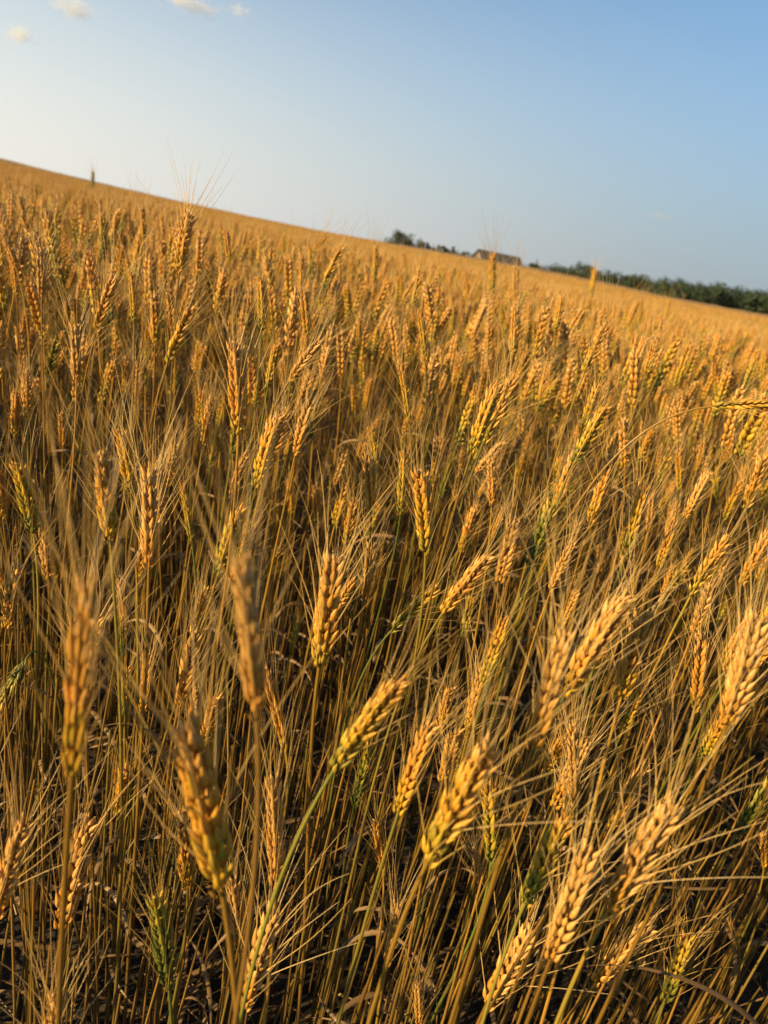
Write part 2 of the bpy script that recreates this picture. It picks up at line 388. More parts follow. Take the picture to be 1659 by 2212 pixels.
HERO = """
402,450,387,592,a|tall ripe ear whose long awns stand against the sky above the field's skyline
203,369,199,409,g|dark lone ear poking above the left skyline, a small silhouette on the sky
241,591,207,719,a|amber ear tilted right, left neighbour of the upright amber ear under the left hill
289,584,290,694,y|slim upright golden ear between two amber ears, below the left hill
337,629,335,749,a|stout amber ear with dark zigzag husks, just below and left of the skyline ear
407,654,362,784,y|broad yellow ear with bristling awns directly below the tall skyline ear
309,444,310,519,a|small upright brown ear just under the left skyline, left of the skyline ear
105,449,107,530,a|bright-sided upright ear near the left edge, just below the hill
25,409,30,470,a|small ear at the left edge closest under the hill's top line
46,419,50,490,a|small brown ear touching its twin near the left edge under the hill
8,494,35,580,s|greyish ear leaning left, cut by the left edge below the hill
225,462,222,560,o|shaded olive ear, second in from the bright-sided ear below the left hill
545,620,537,720,a|amber ear standing directly above the big dry-topped ear left of centre
570,594,565,714,y|slender golden ear with bright rim, right beside the amber ear left of centre
655,549,650,635,a|narrow amber ear in the upper middle, below the skyline's midpoint
735,529,697,620,y|golden ear leaning right in the upper middle of the field
702,504,670,560,y|small ear leaning hard right, closest under the skyline's middle
662,620,662,725,a|pale rimmed upright ear above the straw-coloured leaning ear
692,725,625,823,s|straw-pale ear leaning far right among upright golden ears, left of centre
520,734,515,938,a|large ripe ear with dark broken top, standing above the twin yellow ears left of centre
120,724,103,820,g|dark green unripe ear deep in the shade near the left edge
492,494,495,570,a|small shaded ear below the skyline, right of the tall skyline ear
815,530,808,608,y|slim golden ear under the skyline, near the far clump of trees
780,684,772,775,y|slim upright ear at the middle of the field, left of the long thin golden ear
575,534,572,595,a|small brown ear above the slender golden ear with bright rim
480,574,475,640,s|small pale ear in the hazy crowd right of the skyline ear
90,534,90,645,s|dim greyish ear under the bright-sided ear near the left edge
178,534,176,610,o|dark olive ear in the crowd below the lone silhouette ear
165,700,165,830,s|big dim out-of-focus ear in the left crowd above the shaded stalks
30,550,36,640,a|brown ear at the far left, below the cut greyish ear
275,770,268,850,a|small amber ear in shade, below the tilted amber ear on the left
47,995,72,1150,o|ear at the left edge with tan tip and dark olive foot, awns spread wide
222,973,238,1168,a|reddish amber ear on the left with a dark foot, beside a yellow ear
267,923,283,1068,y|bright yellow ear just behind the reddish amber ear on the left
328,1010,322,1228,s|long greyish straw ear standing upright at left with green-yellow ear behind it
338,985,328,1080,o|green-yellow ear mostly hidden behind the long greyish straw ear
398,1043,415,1175,o|narrow greenish yellow ear curving left on a green stalk
592,888,553,1053,y|fat yellow ear tilted right, below and right of the large dark-topped ear
618,880,578,1010,a|ripe ear crowded behind the fat yellow ear, its awns fanned to the right
512,1088,470,1243,o|olive ear leaning right in the shade, left of the fanned awns
532,1198,555,1552,s|very long pale tan ear, large and slightly blurred, on two yellow stalks left of centre
727,1198,690,1437,a|sharp golden ear with plump husks and wide curved awns, alone at centre
187,1253,155,1682,a|huge blurred amber ear on the left with sparkling yellow foot on a thick stalk
805,978,802,1113,a|pinkish tan ear in sharp focus above centre, awns straight up
806,915,812,1010,y|yellow ear rising just behind the pinkish tan ear above centre
687,1048,685,1133,a|small orange ear half buried in fanned awns at centre left
592,1060,592,1150,a|dim brown ear within the fan of awns below the fat yellow ear
630,1035,628,1110,a|rust ear low in the awns right of the fat yellow ear
145,1153,120,1248,a|lit orange ear leaning right above the blurred huge amber ear
100,1103,105,1250,s|dull tan ear left of the small lit orange ear near the left side
805,1173,787,1298,s|dim straw ear in shade just right of the sharp central golden ear
348,1000,345,1120,s|straw ear right of the long greyish straw ear, nearly hidden by it
600,1193,555,1268,o|small green ear leaning right between the awns above the very long tan ear
262,1250,270,1365,s|dim straw ear in the gap right of the huge blurred amber ear
868,775,884,913,y|long thin golden ear leaning left above centre, in the sharp middle rows
1070,818,1018,980,y|plump yellow ear in front of its twin, right of centre, leaning right
1105,805,1045,955,y|yellow-green twin ear behind the plump leaning ear right of centre
1085,948,1028,1020,s|bleached grey ear sticking out sideways under the leaning twin ears
1067,988,1062,1093,s|pale ear hanging just below the bleached grey ear
922,1010,919,1198,y|large greenish gold ear with chevron husks, straight up near centre
955,948,930,1050,y|golden ear whose tip overtops the chevron-husked ear near centre
882,973,865,1113,o|slim olive ear left of the chevron-husked ear near centre
1290,828,1255,938,y|yellow ear leaning right, in the right-hand middle rows
1305,868,1240,1000,o|long ear leaning right under the awns of the yellow ear at right
1322,983,1275,1128,a|large amber ear leaning right with pinkish husks, right of centre
1337,925,1307,990,y|small golden tip behind the pinkish-husked amber ear
1190,1083,1142,1228,g|bright green unripe ear in sharp focus, leaning right at centre right
1245,968,1200,1093,a|amber ear leaning right, just above the bright green ear
1395,1048,1347,1208,y|golden ear with bright lit edge, right of the pinkish-husked ear
1052,1188,957,1323,a|dry golden ear bent right with ragged open husks at centre
942,1263,845,1363,o|grey-green ear slanting right in the shade below centre
1115,1113,1077,1258,s|tan ear with dark husk gaps right of the ragged bent ear
1027,1088,995,1193,a|golden ear leaning right just above the ragged bent ear
1457,1123,1422,1223,a|small amber ear leaning right in the right-hand rows
1537,878,1690,866,y|horizontal yellow ear on a bent stalk reaching the right edge|flip
1665,1135,1602,1263,a|amber ear leaning right and cut by the right edge at mid height
1470,968,1467,1060,y|small yellow upright ear beneath the horizontal ear's stalk
1530,1013,1480,1118,s|greyish straw ear leaning right below the horizontal ear
1545,990,1548,1075,o|olive ear right of the greyish straw ear beneath the horizontal ear
1344,1273,1220,1502,a|big sharp golden ear leaning right with fat round grains and fanned awns
1395,1320,1340,1512,a|golden ear with orange husks, upright neighbour of the fat-grained leaning ear
1650,1330,1570,1562,s|large pale ear leaning right at the right edge with ragged husks
1130,878,1107,935,y|small yellow ear right of the leaning yellow twin ears
950,772,937,872,y|slim golden ear right of the long thin golden ear above centre
992,760,978,835,a|reddish brown ear beside the slim golden ear above centre
1187,780,1165,867,a|amber ear left of two leaning yellow ears in the right middle rows
1230,798,1195,883,a|narrow amber ear next to the leaning yellow ear at right
1394,724,1364,810,a|left ear of the touching pair of stout amber ears in the upper right
1420,724,1394,810,a|right ear of the touching pair of stout amber ears in the upper right
1485,740,1458,836,y|yellow ear with dark foot right of the touching pair in the upper right
1300,1175,1297,1250,s|dim straw ear behind the pinkish ear's stalk at right
1020,1290,1000,1375,o|dim olive ear below the ragged bent ear
1227,1362,1150,1622,s|big pale straw ear leaning right, left neighbour of the fat-grained golden ear
1535,1367,1500,1537,a|stout golden ear with big grains left of the large ragged pale ear
1442,1512,1442,1637,s|thin tan upright ear with dark gaps, below the orange-husked ear
925,1560,860,1757,a|golden ear with orange top, leaning right, left one of two below centre
1050,1602,922,1865,y|large ear with orange tip and yellow-green foot, right one of two below centre
1390,1652,1320,1790,a|golden ear with open pale husks leaning right at lower right
1245,1560,1240,1750,s|very thin upright tan ear in the lower right rows
1070,1697,1060,1865,o|dim brown-tipped green ear right of the yellow-green footed ear
1450,1730,1310,1975,s|big tan ear with long pale awns at lower right, leaning right on twin stalks
1400,1990,1285,2125,s|blurred tan ear beneath the big pale-awned ear at lower right
1222,1755,1132,1955,o|yellow-green ear leaning right on a green stalk at lower right
1275,1835,1190,2070,s|dim tan ear behind the yellow-green leaning ear at lower right
1145,2000,1050,2175,s|shaded straw ear leaning right close to the bottom edge
1680,1670,1590,1805,g|vivid green ear at the right edge on a green stalk
862,1950,833,2095,s|straw ear low at the bottom middle with thin white awns
910,2115,905,2215,s|small dark straw ear touching the bottom edge at the middle
1490,2020,1435,2165,o|shaded green ear near the bottom right corner
1578,1980,1595,2050,s|tiny shrivelled ear on a bent thin stalk near the bottom right corner
1655,1800,1650,1875,a|small amber ear at the right edge below the vivid green ear
1455,1830,1455,1905,a|small ear right of the big pale-awned ear at lower right
1030,1830,1035,1915,s|pale ear hanging under the brown-tipped green ear
1160,1352,1172,1425,y|small yellow ear left of the big pale straw ear, pointing left
1305,1417,1285,1517,o|greenish ear hidden behind the fat-grained golden ear
580,1437,617,1622,a|amber ear leaning left, tucked beside the very long pale tan ear
415,1552,480,1925,a|biggest blurred ear in front, orange tip and yellow-green foot, lower left
855,1455,722,1662,y|golden ear leaning far right with bulging grains, left of the two below centre
800,1607,765,1742,g|green shaded ear just under the bulging-grained leaning ear
600,1677,595,1920,s|pale grey closed ear hanging straight in the shade below the very long tan ear
265,1330,265,1425,g|dark green ear in the shade right of the huge blurred amber ear
275,1440,270,1545,o|shaded two-tone ear under the dark green ear at left
-10,1545,56,1424,g|nodding grey-green ear at the left edge, hanging from an arched stalk
640,1345,627,1412,g|small dark green ear between the very long tan ear and the sharp central ear
395,1750,405,1920,a|brown ear partly hidden behind the biggest blurred ear
512,1900,520,2060,s|ragged straw ear right of the biggest blurred ear, near the bottom
585,1970,525,2180,s|dull tan ear leaning right near the bottom, right of the ragged straw ear
175,1780,135,2005,s|blurred dull tan ear behind the thick stalk at lower left
40,1775,-5,1980,s|blurred tan ear at the left edge of the lower rows
350,1940,365,2130,g|blurred green ear standing low in the shade at the bottom left
120,2155,108,2330,s|blurred pale ear tip rising from the bottom edge at left
820,1770,828,1880,a|amber ear at the lower middle, left of the two big ears below centre
1069,546,1061,638,y|golden ear crossing the far barn in the upper right
1289,581,1276,635,y|small blurred ear crossing the dark wood in the upper right
1120,659,1106,772,a|orange-brown stout ear at the right, standing over the leaning yellow twins
875,544,878,600,y|small slim ear under the skyline between the far trees and the barn
866,579,867,635,a|small brown ear just under the slim ear beside the far trees
913,573,892,665,y|golden ear leaning right below the far line of shrubs
1007,584,1010,640,a|small shaded ear just left under the far barn
1120,573,1112,654,s|pale ear right of the ear that crosses the barn
910,665,918,777,y|long golden ear in the middle rows above the thin left-leaning ear
985,659,975,729,o|yellow-green ear among golden ones in the upper middle right
846,665,819,745,a|amber ear leaning right in the upper middle rows
1219,638,1198,718,y|golden ear leaning right below the dark wood's left end
1305,697,1260,810,y|large golden ear leaning right in the upper right rows
1375,648,1353,708,a|small amber ear leaning right below the dark wood
1388,645,1380,702,y|small yellow ear close beside the amber one below the dark wood
1350,729,1343,788,s|pale upright ear left of the touching stout pair
1447,648,1439,690,y|tiny golden ear under the dark wood, right of the small close pair
1555,716,1530,783,y|yellow ear leaning right near the right edge's upper rows
1659,756,1643,826,y|yellow ear cut by the right edge above the horizontal ear
1512,729,1504,783,s|small pale ear left of the yellow ear near the right edge
784,691,768,765,y|slim golden ear leaning right, left of the amber one in the upper middle
1047,654,1020,729,s|pale slim ear leaning right under the barn
1149,654,1138,724,a|brown ear right of the stout orange-brown ear
1080,638,1085,702,y|thin golden ear directly under the ear that crosses the barn
"""
RIPE = {'g': .12, 'o': .36, 'y': .54, 'a': .72, 's': .95}
ears_px = []        # (x0, y0, x1, y1, depth, half width) of every ear placed so far, in photo pixels
def add_px(base, tip, wid=.009):
    x0, y0, d0 = proj(base); x1, y1, d1 = proj(tip)
    ears_px.append((float(x0), float(y0), float(x1), float(y1), float((d0 + d1) / 2), float(wid * F / max(.05, (d0 + d1) / 2))))
n_h = 0
for line in HERO.strip().splitlines():
    nums, label = line.split('|')[:2]
    tx, ty, bx, by, code = nums.split(','); tx, ty, bx, by = map(float, (tx, ty, bx, by))
    if 'flip' in line: tx, ty, bx, by = bx + 0, by + 0, tx + 0, ty + 0; tx, ty, bx, by = tx, ty, bx, by
    ln = math.hypot(tx - bx, ty - by); L = .083 + .012 * math.sin(n_h * 1.7)
    if code == 's' and ln < 130: L = .072
    d = F * L / ln
    b = unproj(bx, by, d)
    lo = .40 if by > 1500 else .5
    if by < 900: lo = .66
    for _ in range(60):        # an ear grows at a believable height over the soil
        g_z = float(terr(b[0], b[1]))
        if b[2] - g_z < lo and d > .3: d *= .97
        elif b[2] - g_z > .93 and d > .3 and by > HY(bx): d *= 1.02
        else: break
        b = unproj(bx, by, d)
    L = d * ln / F
    up = M3.T @ np.array([0, 0, 1.])
    t = unproj(tx, ty, d - up[2] * L * .75)
    Lr = np.linalg.norm(t - b)
    wheat_plant(b, t - b, Lr, RIPE[code] + rng.normal(0, .03), label, 1000 + n_h * 7, None, .68 if 'thin' in line or 'narrow' in line or 'huge' in line or 'very long' in line else (.82 if 'slim' in line or 'closed' in line else 1.0))
    add_px(b, t, .010); n_h += 1
EP = np.array(ears_px)
def blocks(base, tip, pad=1.0):
    """True where an ear at base-tip would stand in front of an ear already placed"""
    out = np.zeros(len(base), bool)
    for s in (.05, .35, .65, .95, 1.25):
        x, y, d = proj(base + (tip - base) * s)
        for (x0, y0, x1, y1, dd, hw) in EP:
            vx, vy = x1 - x0, y1 - y0; l2 = vx * vx + vy * vy + 1e-6
            t = np.clip(((x - x0) * vx + (y - y0) * vy) / l2, 0, 1)
            dist = np.hypot(x - x0 - t * vx, y - y0 - t * vy)
            out |= (d > .05) & (d < dd * 1.03) & (dist < hw * pad + .009 * F / np.maximum(d, .1) * .8)
    return out
# ---- the plants between and behind those, still single plants
LM = [(402, 520, "the tall skyline ear"), (518, 836, "the large dark-topped ear"), (572, 970, "the fat yellow ear"), (230, 1070, "the reddish amber ear at left"),
      (325, 1119, "the long greyish straw ear"), (543, 1375, "the very long pale tan ear"), (708, 1317, "the sharp central ear"), (171, 1467, "the huge blurred amber ear"),
      (448, 1738, "the biggest blurred ear"), (804, 1045, "the pinkish tan ear"), (1044, 899, "the plump yellow twin ears"), (920, 1104, "the chevron-husked ear"),
      (1166, 1155, "the bright green ear"), (1298, 1055, "the pinkish-husked amber ear"), (1004, 1255, "the ragged bent ear"), (1282, 1387, "the fat-grained leaning ear"),
      (1610, 1446, "the large ragged pale ear"), (1188, 1492, "the big pale straw ear"), (892, 1658, "the left ear of two below centre"), (986, 1733, "the orange-tipped ear of two below centre"),
      (1380, 1852, "the big pale-awned ear"), (1177, 1855, "the yellow-green leaning ear"), (1390, 765, "the touching stout pair"), (1610, 872, "the horizontal ear"),
      (1634, 1199, "the amber ear cut by the right edge"), (788, 1558, "the bulging-grained ear"), (598, 1800, "the pale grey closed ear"), (1113, 715, "the stout orange-brown ear"),
      (540, 670, "the amber ear left of centre"), (100, 490, "the bright-sided ear near the left edge"), (880, 844, "the long thin golden ear"), (1370, 1130, "the golden ear with bright lit edge"),
      (850, 2020, "the low straw ear at bottom middle"), (350, 2030, "the blurred green ear at bottom left"), (1460, 2090, "the shaded green ear at bottom right"), (1635, 1740, "the vivid green ear")]
COLN = [(.2, 'green'), (.42, 'olive'), (.6, 'golden'), (.84, 'amber'), (9, 'straw-pale')]
used = {}; n_f = 0; tries = 0
while n_f < 300 - n_h and tries < 6000:
    tries += 1
    r = .5 + 1.25 * rng.random() ** .75; az = R(rng.uniform(-37, 37)); b = np.array([r * math.sin(az), r * math.cos(az), 0])
    b[2] = float(np.clip(rng.normal(.655, .085), .40, .80)) - (.05 if r < .75 else 0)
    la, lz = rng.uniform(0, 6.28), abs(rng.normal(0, .14)); dv = unit(np.array([math.cos(la) * lz + .05, math.sin(la) * lz, 1]))
    L = rng.uniform(.062, .088); t = b + dv * L
    if blocks(b[None], t[None], 1.15)[0]: continue
    x, y, d = proj((b + t) / 2)
    if not (-40 < x < 1700 and 560 < y < 2250): continue
    rp = float(np.clip(rng.normal(.68, .17), .2, 1.0))
    cn = next(nm for lim, nm in COLN if rp < lim)
    lx, ly, ln_ = min(LM, key=lambda q: math.hypot(q[0] - x, q[1] - y)); dx, dy = x - lx, y - ly
    where = ('just right of ' if dx > 0 else 'just left of ') if abs(dx) > abs(dy) else ('below ' if dy > 0 else 'above ')
    bx_, by_, _ = proj(b); tx_, ty_, _ = proj(t); tl = math.degrees(math.atan2(tx_ - bx_, by_ - ty_))
    pose = 'upright' if abs(tl - 8) < 14 else ('right-leaning' if tl > 0 else 'left-leaning')
    size = 'large' if L * F / d > 150 else 'small'
    lab = f'{size} {pose} {cn} ear {where}{ln_}'
    if used.get(lab, 0) >= 2: continue
    used[lab] = used.get(lab, 0) + 1
    wheat_plant(b, dv, L, rp, lab, 5000 + n_f * 13); add_px(b, t, .006); EP = np.array(ears_px); n_f += 1
print('heroes', n_h, 'fillers', n_f, 'tries', tries)

# ------------------------------------------------------------------ ground
def polar_mesh(name, mats, rs, azs, zfn, closed):
    rr, aa = np.meshgrid(rs, azs, indexing='ij'); x = rr * np.sin(aa); y = rr * np.cos(aa); z = zfn(x, y, rr, aa)
    mb = MB(); V = np.stack([x, y, z], -1).reshape(-1, 3)
    mb.add(V, grid_quads(len(rs), len(azs), closed), np.zeros(3)); return mb.mesh(name, mats)
rs = np.concatenate([[.02], np.geomspace(.15, 110, 110), np.linspace(116, 300, 24), np.geomspace(330, 6000, 20)])
azs = np.concatenate([np.linspace(-math.pi, -1.2, 24)[:-1], np.linspace(-1.2, 1.2, 160), np.linspace(1.2, math.pi, 24)[1:-1]])
M_SOIL = mat_soil()
gnd = tag(obj('ground', polar_mesh('ground', [M_SOIL], rs, azs, lambda x, y, r, a: terr(x, y), True)), 'dark bare soil under the wheat stalks and the rising field', 'ground', kind='structure')
# the closed top of the crop where single plants can no longer be told apart
rs = np.concatenate([np.geomspace(11, 112, 300), [114, 118, 124]]); azs = np.linspace(-1.25, 1.25, 520)
nz = rng.normal(0, 1, (len(rs), len(azs)))
for _ in range(2): nz = (nz + np.roll(nz, 1, 1) + np.roll(nz, -1, 1)) / 2.0
nz /= nz.std()
def ztop(x, y, r, a):
    z = terr(x, y) + CANOPY - .16 + .12 * sstep((r - 11) / 30) + nz * .05 * (1 - .6 * sstep((r - 30) / 60)) + .05 * np.sin(r * .35 + 3 * np.sin(a * 4)) * sstep((r - 25) / 30)
    z = np.where(r < 11.4, terr(x, y) + .02, z); return np.where(r > 116, terr(x, y) - (r - 116) * .3 + .2, z)
tag(obj('distant_wheat', polar_mesh('distant_wheat', [mat_canopy()], rs, azs, ztop, False)), 'smooth tan far wheat field rising to the skyline', 'wheat field', kind='stuff')

# ------------------------------------------------------------------ the crop nobody could count: one object of instanced plants
def plant_variant(seed, lod):
    g = np.random.default_rng(seed); mb = MB(); H = .755
    cv = g.normal(0, .035, 2); top = np.array([cv[0] + .02, cv[1], H])
    dv = unit(np.array([g.normal(.06, .10), g.normal(0, .10), 1.0])); P = bez(np.zeros(3), np.array([0, 0, H * .5]), top - dv * .2, top + dv * .002, [20, 11, 5][lod])
    if lod < 2: stem_rings(mb, P, .0015, .0010, g.random(), [g.uniform(.24, .34), g.uniform(.52, .64)], [6, 4, 3][lod])
    else: tube(mb, P, .0018, 3, lambda u: np.stack([u, u * 0, np.full(len(u), g.random())], 1), 2)
    e, w = make_ear(seed, int(g.integers(13, 18)) if lod < 2 else 9, g.uniform(.084, .106), g.uniform(.02, .2), g.uniform(24, 40), g.uniform(.045, .062), max(lod, 1), g.uniform(1.35, 1.6) if lod < 2 else 1.9)
    z = Vector(dv); q = np.array(Vector((0, 0, 1)).rotation_difference(z).to_matrix())
    for src in (e, w):
        for v, f, c, m in zip(src.v, src.f, src.c, src.m):
            mb.v.append(v @ q.T + top); mb.c.append(c); mb.m.append(m); mb.f.append(f + (mb.n - int(f.min()) if False else 0))
    # faces of each builder carry that builder's own running index
    return mb, e, w, q, top
def plant_mesh(seed, lod, leaves):
    g = np.random.default_rng(seed + 9)
    mb, e, w, q, top = plant_variant(seed, lod)
    # rebuild cleanly: stem first, then ear and awns shifted by the running count
    k = len(e.v) + len(w.v); mb.v = mb.v[:len(mb.v) - k]; mb.c = mb.c[:len(mb.c) - k]; mb.m = mb.m[:len(mb.m) - k]; mb.f = mb.f[:len(mb.f) - k]
    for src in (e, w):
        for v, f, c, m in zip(src.v, src.f, src.c, src.m):
            mb.v.append(v @ q.T + top); mb.c.append(c); mb.m.append(m); mb.f.append(f + mb.n)
        mb.n += src.n
    for _ in range(leaves):
        h = g.uniform(.12, .5); leaf_shape(mb, g, np.array([0, 0, h]), g.uniform(0, 6.28), g.uniform(.1, .22), g.uniform(.005, .009))
    return mb.mesh('wheat_crop_plant', WM)
def crop(name, meshes, pts, rot, scl, var, ripe, label):
    me = bpy.data.meshes.new(name); me.vertices.add(len(pts)); me.vertices.foreach_set('co', pts.astype(np.float32).ravel())
    for nm, ty, key, dat in (('rot', 'FLOAT_VECTOR', 'vector', rot), ('scl', 'FLOAT', 'value', scl), ('var', 'INT', 'value', var), ('ripe', 'FLOAT', 'value', ripe)):
        a = me.attributes.new(nm, ty, 'POINT'); a.data.foreach_set(key, np.ascontiguousarray(dat, np.int32 if ty == 'INT' else np.float32).ravel())
    o = tag(obj(name, me), label, 'wheat crop', kind='stuff')
    ng = bpy.data.node_groups.new(name, 'GeometryNodeTree')
    ng.interface.new_socket('Geometry', in_out='INPUT', socket_type='NodeSocketGeometry'); ng.interface.new_socket('Geometry', in_out='OUTPUT', socket_type='NodeSocketGeometry')
    N, Lk = ng.nodes, ng.links; gi, go = N.new('NodeGroupInput'), N.new('NodeGroupOutput'); jn = N.new('GeometryNodeJoinGeometry')
    for m in reversed(meshes):
        so_ = bpy.data.objects.new('wheat_crop_plant', m); oi = N.new('GeometryNodeObjectInfo'); oi.inputs['Object'].default_value = so_
        g2 = N.new('GeometryNodeGeometryToInstance'); Lk.new(oi.outputs['Geometry'], g2.inputs[0]); Lk.new(g2.outputs[0], jn.inputs[0])
    def attr(nm, ty):
        n = N.new('GeometryNodeInputNamedAttribute'); n.data_type = ty; n.inputs['Name'].default_value = nm; return n.outputs['Attribute']
    ip = N.new('GeometryNodeInstanceOnPoints'); ip.inputs['Pick Instance'].default_value = True
    Lk.new(gi.outputs[0], ip.inputs['Points']); Lk.new(jn.outputs[0], ip.inputs['Instance']); Lk.new(attr('var', 'INT'), ip.inputs['Instance Index'])
    e2r = N.new('FunctionNodeEulerToRotation'); Lk.new(attr('rot', 'FLOAT_VECTOR'), e2r.inputs[0]); Lk.new(e2r.outputs[0], ip.inputs['Rotation'])
    Lk.new(attr('scl', 'FLOAT'), ip.inputs['Scale']); Lk.new(ip.outputs[0], go.inputs[0])
    o.modifiers.new('crop', 'NODES').node_group = ng
    return o
def field_points(n, box, keep):
    x = rng.uniform(box[0], box[1], n); y = rng.uniform(box[2], box[3], n); k = keep(np.hypot(x, y), np.degrees(np.arctan2(x, y)), x, y); return x[k], y[k]
def make_crop(name, x, y, meshes, label, check, smin=.9, smax=1.14):
    n = len(x); P = np.stack([x, y, terr(x, y)], 1); yaw = rng.uniform(0, 6.28, n)
    rot = np.stack([rng.normal(0, .055, n), rng.normal(.025, .05, n), yaw], 1); scl = np.clip(rng.normal(.985, .10, n), smin - .2, smax)
    if check:
        tip = P + np.stack([np.sin(rot[:, 1]) * .84, -np.sin(rot[:, 0]) * .84, np.full(n, .85)], 1) * scl[:, None]; base = P + (tip - P) * .88
        k = ~blocks(base, tip + (tip - base) * .1, 1.0); P, rot, scl = P[k], rot[k], scl[k]; n = len(P)
    ripe = np.clip(rng.normal(.63, .20, n), .12, 1.0)
    return crop(name, meshes, P, rot, scl, rng.integers(0, len(meshes), n), ripe, label)
V0 = [plant_mesh(700 + i, 1, 1) for i in range(14)]
V1 = [plant_mesh(760 + i, 1, 1) for i in range(8)]
V2 = [plant_mesh(800 + i, 2, 0) for i in range(6)]
near = lambda r, a, x, y: (r > .42) & (y > .34 + .05 * np.sin(x * 5)) & ~((np.abs(a) < 40) & (r < 1.2)) & (r < 4.2) & ((a > -38) | (r > 1.7) | (rng.random(len(x)) < .35))
x, y = field_points(int(205 * 9.4 * 6.0), (-5.4, 4.0, -1.6, 4.4), near)
make_crop('wheat_crop', x, y, V0, 'dense ripe wheat filling the field behind the single front plants', True)
x, y = field_points(int(210 * 22 * 14), (-12, 10, 0, 14), lambda r, a, x, y: (r >= 4.2) & (r < 14) & (np.abs(a) < 41))
make_crop('middle_wheat', x, y, V1, 'hazy ripe wheat of the middle distance below the skyline', True)
x, y = field_points(int(34 * 60 * 46), (-30, 30, 8, 48), lambda r, a, x, y: (r >= 14) & (r < 48) & (np.abs(a) < 38))
make_crop('far_wheat', x, y, V2, 'fine pale wheat tops standing in the far field', False, .8, 1.2)

# ------------------------------------------------------------------ undergrowth: dry blades, broken stalks and litter among the stems
mb = MB(); g = np.random.default_rng(5)
for i in range(4600):
    r = .45 + 2.2 * g.random() ** .85; a = R(g.uniform(-44, 44)); x, y = r * math.sin(a), r * math.cos(a); z = float(terr(x, y))
    k = g.random()
    if k < .17:
        leaf_shape(mb, g, np.array([x, y, z + g.uniform(.03, .38) ** 1.0]), g.uniform(0, 6.28), g.uniform(.05, .15), g.uniform(.003, .007), 3, g.uniform(-20, 65), g.random() * .7)
    elif k < .50:
        L = g.uniform(.06, .22); an = g.uniform(0, 6.28); tl = g.normal(0, .12); P = np.array([x, y, z + .012]) + np.outer(np.linspace(0, L, 6), [math.cos(an), math.sin(an), abs(tl)]); P[:, 2] += np.sin(np.linspace(0, 3.1, 6)) * g.uniform(0, .015)
        if g.random() < .5: ribbon(mb, P, np.full(6, g.uniform(.0015, .005)), np.array([-math.sin(an), math.cos(an), .3]), g.normal(0, 1.2), g.random() * .8, 3)
        else: tube(mb, P, .0013, 5, lambda u: np.stack([u * .2, u * 0, np.full(len(u), g.random())], 1), 2)
    else:
        H = g.uniform(.2, .58); d = np.array([g.normal(.01, .055), g.normal(0, .055), 1]) * H; P = bez(np.array([x, y, z]), np.array([x, y, z]) + d * [.2, .2, .4], np.array([x, y, z]) + d * [.6, .6, .7], np.array([x, y, z]) + d, 12)
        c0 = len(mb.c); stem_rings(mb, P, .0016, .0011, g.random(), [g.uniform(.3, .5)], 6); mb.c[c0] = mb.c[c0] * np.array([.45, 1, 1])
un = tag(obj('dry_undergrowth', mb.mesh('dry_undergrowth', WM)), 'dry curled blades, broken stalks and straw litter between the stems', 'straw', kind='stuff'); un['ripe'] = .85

# ------------------------------------------------------------------ far trees, wood and barn
def far_point(px, dist):
    az = px_az(px, HY(px)); x, y = dist * math.sin(az), dist * math.cos(az); return np.array([x, y, float(terr(x, y))])
def sky_h(px, up, dist):            # height over the local ground of a point `up` photo pixels over the level horizon
    p = far_point(px, dist); return CAM_H + up / F * dist * 1.06 - p[2]
M_FOL = mat_plain('foliage', (.011, .024, .009), (.026, .046, .016), 1.3); M_FOL2 = mat_plain('foliage_light', (.017, .034, .012), (.036, .056, .018), 1.1); M_BARK = mat_plain('bark', (.06, .04, .025), (.12, .09, .06), 6)
def crown_mesh(seed, kind, mat):
    g = np.random.default_rng(seed); mb = MB(); lobes = []
    for i in range({'round': 9, 'tall': 8, 'bush': 8}[kind]):
        if kind == 'round': c = np.array([g.normal(0, .22), g.normal(0, .22), g.uniform(.38, .86)]); rad = g.uniform(.13, .24)
        elif kind == 'tall': h = g.uniform(.15, .95); c = np.array([g.normal(0, .06), g.normal(0, .06), h]); rad = g.uniform(.07, .13) * (1.25 - h * .8)
        else: c = np.array([g.normal(0, .32), g.normal(0, .32), g.uniform(.15, .8)]); rad = g.uniform(.14, .24)
        lobes.append((c, rad))
    for c, rad in lobes:
        for _ in range(110):
            v = unit(g.normal(0, 1, 3)); p = c + v * rad * g.uniform(.55, 1.08); n = unit(v + g.normal(0, .6, 3)); a = perp(n); b2 = np.cross(n, a); s = g.uniform(.018, .045)
            an = g.uniform(0, 6.28); e1 = (a * math.cos(an) + b2 * math.sin(an)) * s; e2 = (b2 * math.cos(an) - a * math.sin(an)) * s * .6
            mb.add([p - e1, p - e2 + n * s * .2, p + e1, p + e2 + n * s * .2], [[0, 1, 2, 3]], np.zeros(3))
    return mb.mesh('crown', [mat], False)
def trunk_mesh(seed, kind):
    g = np.random.default_rng(seed); mb = MB(); cc = lambda u: np.zeros((len(u), 3)); hh = .9 if kind == 'tall' else .62
    tube(mb, [(0, 0, -.05), (0, 0, hh * .4), (g.normal(0, .02), g.normal(0, .02), hh * .75), (0, 0, hh)], np.array([.035, .028, .02, .008]), 7, cc)
    for i in range(5):
        z0 = g.uniform(.22, .55) * hh / .62; an = g.uniform(0, 6.28); l = g.uniform(.15, .28) * (.5 if kind == 'tall' else 1)
        tube(mb, [(0, 0, z0), (math.cos(an) * l * .5, math.sin(an) * l * .5, z0 + l * .55), (math.cos(an) * l, math.sin(an) * l, z0 + l)], np.array([.014, .009, .004]), 5, cc)
    return mb.mesh('trunk', [M_BARK])
